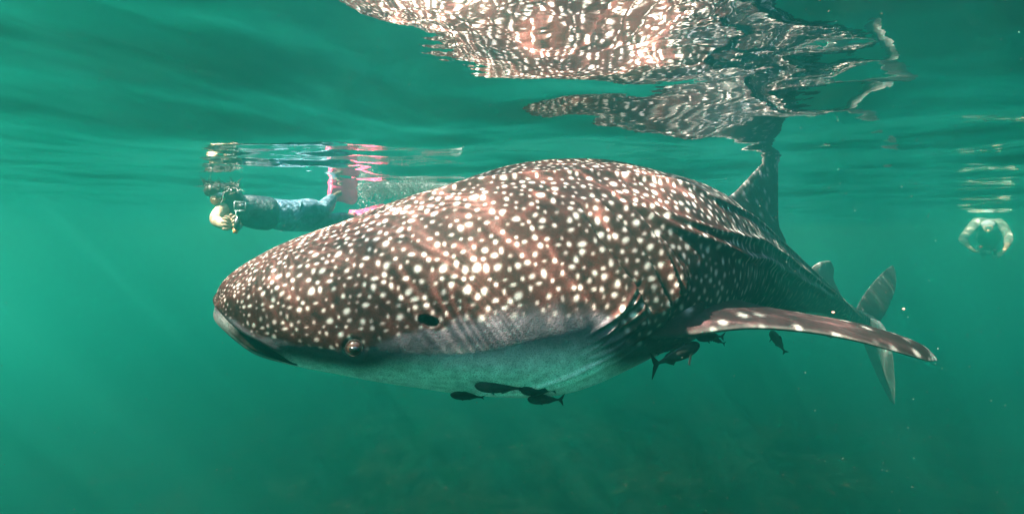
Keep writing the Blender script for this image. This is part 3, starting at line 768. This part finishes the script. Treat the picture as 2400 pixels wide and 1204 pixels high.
PY = 11.5
def person_right():
    root = empty('person', at(2315, 540, PY+.3))
    tag(root, 'distant snorkeler in pale sleeves facing the camera with a camera held below', 'person')
    Q_ = lambda x, y, d=0: at(x, y, PY+d)
    nd = [(Q_(2317,566,.9), (.21, .18))]; ed = []
    a = chain(nd, ed, 0, [(Q_(2317,550,.55), (.21, .17)), (Q_(2316,532,.25), (.19, .14))])
    h = chain(nd, ed, a, [(Q_(2316,532,.10), .065), (Q_(2316,530,-.02), (.115, .12)), (Q_(2316,540,-.12), (.08, .09))])
    chain(nd, ed, h, [(Q_(2316,541,-.20), .018)])
    w = chain(nd, ed, a, [(Q_(2292,517,.15), .085), (Q_(2272,540,.05), .07), (Q_(2255,562,-.05), .062), (Q_(2270,578,-.25), .052), (Q_(2284,589,-.4), .038)])
    hand(nd, ed, w, Vector((.8, -.2, -.3)).normalized(), Vector((.1, -.9, .2)).normalized(), Vector((0, 0, 1)), .19)
    w = chain(nd, ed, a, [(Q_(2342,519,.15), .085), (Q_(2356,538,.05), .07), (Q_(2365,558,-.05), .062), (Q_(2360,578,-.25), .052), (Q_(2350,593,-.4), .038)])
    hand(nd, ed, w, Vector((-.8, -.2, -.3)).normalized(), Vector((-.1, -.9, .2)).normalized(), Vector((0, 0, 1)), .19)
    for sg in (-1, 1):
        chain(nd, ed, 0, [(Q_(2317+sg*10,580,1.3), .09), (Q_(2317+sg*12,596,1.7), .065), (Q_(2317+sg*12,600,2.1), .055), (Q_(2317+sg*12,604,2.4), .04)])
    skin_mesh('body', nd, ed, SKINTONE, root)
    nd = [(Q_(2317,566,.88), (.235, .20))]; ed = []
    a = chain(nd, ed, 0, [(Q_(2317,550,.55), (.235, .19)), (Q_(2316,532,.25), (.21, .16))])
    chain(nd, ed, a, [(Q_(2292,516,.15), .115), (Q_(2272,540,.05), .098), (Q_(2255,562,-.05), .09), (Q_(2268,576,-.22), .075)])
    chain(nd, ed, a, [(Q_(2342,518,.15), .115), (Q_(2356,538,.05), .098), (Q_(2365,558,-.05), .09), (Q_(2361,575,-.22), .075)])
    skin_mesh('rash_guard', nd, ed, WHITEC, root)
    bm = bmesh.new(); ball(bm, Q_(2316,527,-.02), .128, 20, (1, .9, .9)); frombm('swim_cap', bm, simple('grey_swim_cap', (.3, .32, .32), .5, .2, .1), root)
    bm = bmesh.new(); ball(bm, Q_(2316,534,-.17), .055, 18, (1.3, .5, .8)); frombm('diving_mask', bm, LENS, root)
person_right()
co = empty('dive_camera', at(2312, 592, PY-.45)); tag(co, 'black camera with a red button in the hands of the distant snorkeler', 'camera')
bm = bmesh.new(); box(bm, at(2312,592,PY-.46), (.24, .08, .12)); bmesh.ops.bevel(bm, geom=bm.edges[:], offset=.015, segments=2, affect='EDGES'); frombm('camera_housing', bm, BLACKP, co)
bm = bmesh.new(); tube(bm, at(2318,593,PY-.48), at(2318,593,PY-.60), .045, .05, 20); frombm('lens_port', bm, LENS, co)
bm = bmesh.new(); ball(bm, at(2299,579,PY-.5), .032, 14); frombm('red_button', bm, simple('red_plastic', (.8, .06, .04), .4, .3, .1), co)
bm = bmesh.new()
bm.free()
for x, y in ((2333,586), (2331,601), (2349,598), (2292,577)):
    bm = bmesh.new(); ball(bm, at(x, y, PY-.52), .022, 12, (1.5, 1, .8)); frombm('chrome_fitting', bm, CLEAR, co)

# ------------------------------------------------------------------ bubbles, drifting specks, jellies
def cloud(name, pts, rad, mat, sub=1):
    bm = bmesh.new(); bmesh.ops.create_icosphere(bm, subdivisions=sub, radius=1.0)
    tv = np.array([v.co[:] for v in bm.verts]); tf = np.array([[v.index for v in f.verts] for f in bm.faces]); bm.free()
    n_ = len(pts)
    V_ = (pts[:, None] + tv[None]*rad[:, None, None]).reshape(-1, 3); F_ = (tf[None] + np.arange(n_)[:, None, None]*len(tv)).reshape(-1, 3)
    me = bpy.data.meshes.new(name); me.from_pydata(V_.tolist(), [], F_.tolist())
    return link(name, me, mat)
FOAM = simple('white_foam_bubbles', (.36, .37, .37), .3, .4, .05)
n_ = 5000
t_ = rng.random(n_)**.8; px_ = 838 + t_*250; 
Yb = 4.75 + t_*.5 + rng.normal(0, .12, n_)
bp_ = np.array([at(a, 450, c)[:] for a, c in zip(px_, Yb)])
bp_[:, 2] = WATER_Z + wave(bp_[:, 0], bp_[:, 1]) - .012 - rng.exponential(.035, n_)*(1.5-.8*t_)
bub = cloud('bubbles', bp_, rng.uniform(.002, .0075, n_)*(1+.5*(rng.random(n_) > .92)), FOAM, 1)
tag(bub, 'trail of white bubbles kicked up behind the pink fins', kind='stuff')
n_ = 4000
Yp = rng.uniform(.35, 4.5, n_)**1.0
pp_ = np.stack([(rng.uniform(-100, 2500, n_)-1200)/F*Yp, Yp, (HY-rng.uniform(-50, 1250, n_))/F*Yp], -1)
pp_ = pp_[(pp_[:, 2] < WATER_Z-.03)]
sp_ = cloud('plankton_specks', pp_, (.0002+.0005*rng.random(len(pp_))**3)*np.clip(pp_[:, 1], .6, 2.2), simple('pale_plankton', (.16, .17, .155), .6, .2, .05), 1)
tag(sp_, 'pale specks of plankton drifting through the water', kind='stuff')
JEL = simple('pink_jelly', (.32, .15, .13), .4, .3, .1)
for lab, x, y, Y, r in (('tiny pinkish jelly blob drifting between the tail and the pectoral fin', 1953, 732, 2.2, .0062), ('tiny pinkish jelly blob drifting to the right of the shark tail', 2118, 724, 2.2, .0062)):
    bm = bmesh.new(); ball(bm, at(x, y, Y), r, 16, (1, .9, .8))
    for v in bm.verts:
        v.co += Vector((mnoise.noise(v.co*300), mnoise.noise(v.co*280), mnoise.noise(v.co*310)))*.002
    o = frombm('jelly', bm, JEL); tag(o, lab, 'jelly', 'tiny jellies drifting near the shark tail')
